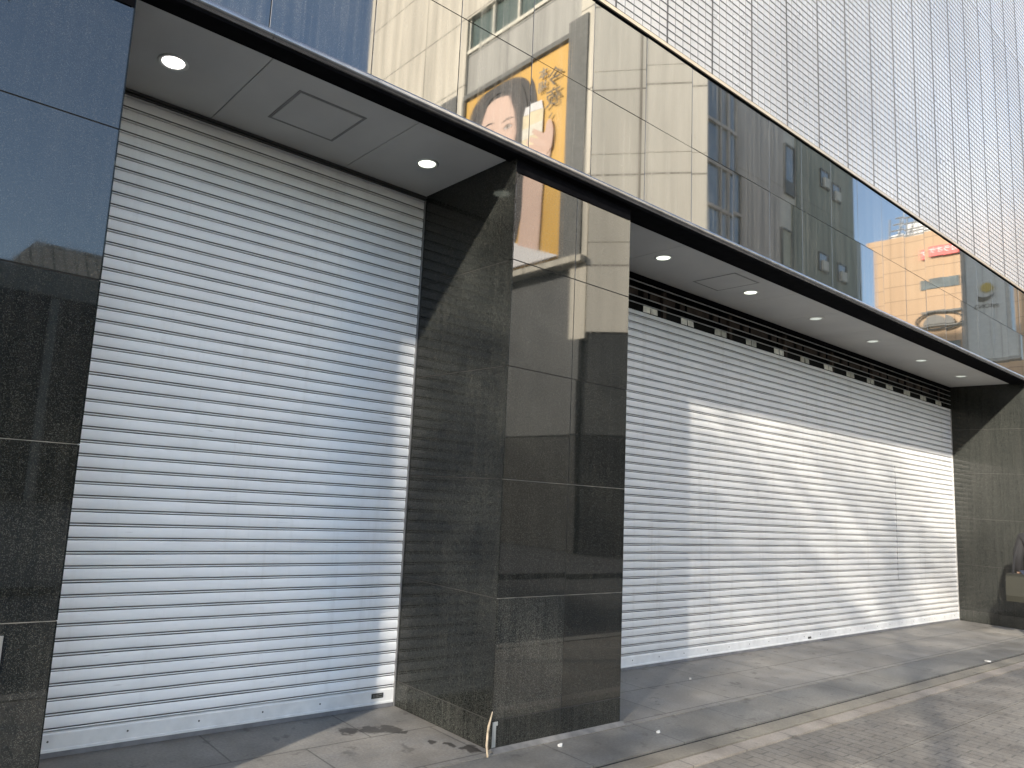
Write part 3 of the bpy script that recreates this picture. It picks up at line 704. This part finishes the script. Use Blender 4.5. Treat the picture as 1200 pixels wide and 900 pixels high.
b = MB(); b.box(49.82,49.96,-(cy+.85),-(cy-.9),cz-.33,cz-.25); b.box(49.82,49.96,-(cy+.7),-(cy-.95),cz+.50,cz+.62); b.build('bars', M['sign_dark'], em)
rs = thing('red_sign', 'small red sign with white characters high on the mirrored tan building', 'sign', (49.9,-11.9,17.3))
MB().box(49.8,49.97,-12.66,-11.14,17.28,17.9).build('panel', M['red'], rs)
b = MB(); text_on_x(b, 'カラオケ', .40, 49.79, 11.9, 17.61, .01, .95); b.build('lettering', M['white_paint'], rs)
# projecting sign with sun and moon
ps = thing('projecting_sign', 'tall grey projecting sign with crescent moon and yellow sun, mirrored at the right', 'sign', (40,-7,9))
b = MB(); b.box(40.0,40.5,-8.0,-6.2,9.0,19); b.build('sign_face', M['sign_grey'], ps)
b = MB(); b.box(39.97,40.55,-8.18,-8.02,8.9,19.1); b.box(39.97,40.55,-6.18,-6.03,8.9,19.1); b.box(39.97,40.55,-8.01,-6.19,8.86,8.98); b.build('sign_frame', M['steel'], ps)
b = MB()
for y in (-7.55,-7.1,-6.65): b.box(39.992,39.998,y-.006,y+.006,9.02,19)
b.build('face_joint', M['frame'], ps)
cy, cz = 7.13, 12.08
arc = []
for k in range(25): t = R(140+220*k/24-10); arc.append((-(cy-.0 - .42*math.cos(t)), cz-.02+.42*math.sin(t)))
for k in range(25): t = R(350-200*k/24-10); arc.append((-(cy-.08 - .36*math.cos(t)), cz+.10+.34*math.sin(t)))
b = MB(); b.prism(arc, 'x', 39.96, 39.985); b.build('moon_mark', M['sign_dark'], ps)
sun = []
for k in range(40):
    t = 2*math.pi*k/40; r_ = .27 if k % 2 == 0 else .185
    sun.append((-(cy-.17+r_*math.cos(t)), cz+.20+r_*math.sin(t)))
b = MB(); b.prism(sun, 'x', 39.95, 39.975); b.build('sun_mark', M['sign_yellow'], ps)
b = MB(); text_on_x(b, 'PRONTO', .255, 39.975, 7.13, 11.42, .008, 1.08); b.build('lettering', M['sign_dark'], ps)
b5 = thing('sign_building', 'narrow dark building carrying the grey projecting sign', 'building', (43,-12,0))
MB().box(40.3,44,-14,-8.74,0,9.5).build('wall', M['umber'], b5)
b = MB(); b.box(40.1,40.4,-8.9,-8.1,9.2,9.4); b.box(40.1,40.4,-8.9,-8.1,17.2,17.4); b.build('bracket_arm', M['steel'], b5)
# low block far across, under the blue sky
b0 = thing('low_block', 'low grey block with a pale hipped roof under blue sky, mirrored in the left wall', 'building', (7,-36,0))
MB().box(2.0,14,-44,-32.6,9.2,10.4).build('parapet', M['grey_block'], b0)
MB().box(2.2,13.8,-43.5,-32.75,0,9.18).build('wall', M['shopfront'], b0)
b = MB(); b.add([(4.0,-33.2,10.41),(13,-33.2,10.41),(13,-42,10.41),(4.0,-42,10.41),(5.3,-35,12.2),(12,-35,12.2),(12,-40,12.2),(5.3,-40,12.2)],
    [(0,1,5,4),(1,2,6,5),(2,3,7,6),(3,0,4,7),(4,5,6,7),(0,3,2,1)]); b.build('roof', M['roof_pale'], b0)
b = MB()
for x in (6.0,8.4,10.6): b.box(x,x+.35,-32.74,-32.6,0,9.1)
b.build('pilaster', M['grey_block'], b0)
# unseen block, added up the street so its shadow keeps the roadway dark
b6 = thing('grey_block', 'plain grey block, added unseen behind the camera to shade the roadway', 'building', (-35,-33,0))
MB().box(-45,-25,-50,-17.5,0,16).build('wall', M['umber'], b6)
for k in range(4):
    for q in range(5): MB().box(-24.99,-24.94,-47+q*6,-43.5+q*6,2+3.6*k,4+3.6*k).build('window', M['glass_dark'], b6)
# unseen trees and their bed, added so the leaves filter the low sun
sheet('planting_bed', M['grey_block'], -40, 0, -6.3, -4.7, -.06, .3)
random.seed(11)
tr_ = thing('sun_filter_tree', 'tall leafy tree added behind the camera to filter the sun, nearest to the shop', 'tree', (-3.4,-5.5,-.06), 'added sun-filtering trees in the planting bed'); tr_['local'] = True
b = MB(); b.tube([(0,0,0),(.05,.03,2.0),(-.03,.06,4.2),(.06,.0,6.2),(.1,.05,7.8),(.05,.1,9.6)], [.065,.06,.055,.05,.04,.02], 10)
tips = []
for k in range(34):
    a = 2.4*k; z0 = 5.5+.095*k; ln = 2.9*math.sin(math.pi*min(.94,(.25+.66*k/33)))*random.uniform(.75,1.05)
    p0 = Vector((.03,.03,z0)); p2 = p0+Vector((math.cos(a)*ln, math.sin(a)*ln, random.uniform(.3,.9))); p1 = (p0+p2)/2+Vector((0,0,.12))
    b.tube([p0,p1,p2],[.045,.025,.007],6); tips += [p1,p1*.5+p2*.5,p2,p2+Vector((random.uniform(-.4,.4),random.uniform(-.4,.4),.3))]
b.build('trunk', M['bark'], tr_, True)
b = MB()
for tpt in tips:
    for _ in range(60):
        c = tpt + Vector((random.gauss(0,.40),random.gauss(0,.40),random.gauss(0,.36))); q_ = random.uniform(.038,.062)
        e = Euler((random.uniform(-1,1),random.uniform(-1,1),random.uniform(0,6.3))).to_matrix()
        b.add([c+e@Vector(q)*q_ for q in ((-1,0,0),(0,-.5,.1),(1.2,0,-.1),(0,.5,.1))], [(0,1,2,3)])
b.build('crown', M['leaf'], tr_)
for x, rz, lb in ((-8.2,1.3,'tall leafy tree added to filter the sun, second along the planting bed'),(-13.0,2.9,'tall leafy tree added to filter the sun, third along the planting bed'),(-18.0,4.2,'tall leafy tree added to filter the sun, farthest up the planting bed')):
    dup(tr_, (x,-5.5,-.06), rz, lb)
# ------------------------------------------------------------------ light
L = Vector((2.4,1.0,-1.10)).normalized()
sun = bpy.data.lights.new('sun', 'SUN'); sun.energy = 5.0; sun.angle = R(1.0); sun.color = (1.0,.92,.80)
so_ = bpy.data.objects.new('sun', sun); C.objects.link(so_); so_.rotation_euler = L.to_track_quat('-Z','Y').to_euler(); so_.location = (-20,-10,20)
w = bpy.data.worlds.new('World'); sc.world = w; w.use_nodes = True
nt = w.node_tree; bgd = nt.nodes['Background']; sky = nt.nodes.new('ShaderNodeTexSky'); sky.sky_type = 'NISHITA'; sky.sun_disc = False
S = -L; sky.sun_elevation = math.asin(S.z); sky.sun_rotation = math.atan2(S.x, S.y); sky.air_density = 1.0; sky.dust_density = 1.1; sky.ozone_density = 1.2
hs = nt.nodes.new('ShaderNodeHueSaturation'); hs.inputs['Saturation'].default_value = 1.0
nt.links.new(sky.outputs[0], hs.inputs['Color']); nt.links.new(hs.outputs[0], bgd.inputs[0]); bgd.inputs[1].default_value = .14
# ------------------------------------------------------------------ camera
cam = bpy.data.cameras.new('camera'); co = bpy.data.objects.new('camera', cam); C.objects.link(co); sc.camera = co
yaw, pit, rol = .6342, .1426, .0640
fw = Vector((math.sin(yaw)*math.cos(pit), math.cos(yaw)*math.cos(pit), math.sin(pit))); r0 = Vector((math.cos(yaw), -math.sin(yaw), 0)); u0 = r0.cross(fw)
rt = r0*math.cos(rol)+u0*math.sin(rol); up = rt.cross(fw)
mat = Matrix((rt, up, -fw)).transposed().to_4x4(); mat.translation = Vector((0,-3.4276,1.55)); co.matrix_world = mat
cam.sensor_width = 36; cam.sensor_fit = 'HORIZONTAL'; cam.lens = 856.52/1200*36; cam.shift_x = (600-480.08)/1200; cam.shift_y = (449.63-450)/1200
cam.clip_start = .05; cam.clip_end = 2000
# ------------------------------------------------------------------ render settings
sc.render.engine = 'CYCLES'; sc.cycles.max_bounces = 8; sc.cycles.diffuse_bounces = 4; sc.cycles.glossy_bounces = 5
sc.cycles.use_denoising = True; sc.cycles.sample_clamp_indirect = 6
sc.view_settings.view_transform = 'Standard'; sc.view_settings.look = 'None'; sc.view_settings.gamma = 1; sc.view_settings.use_curve_mapping = False
sc.view_settings.exposure = 1.86
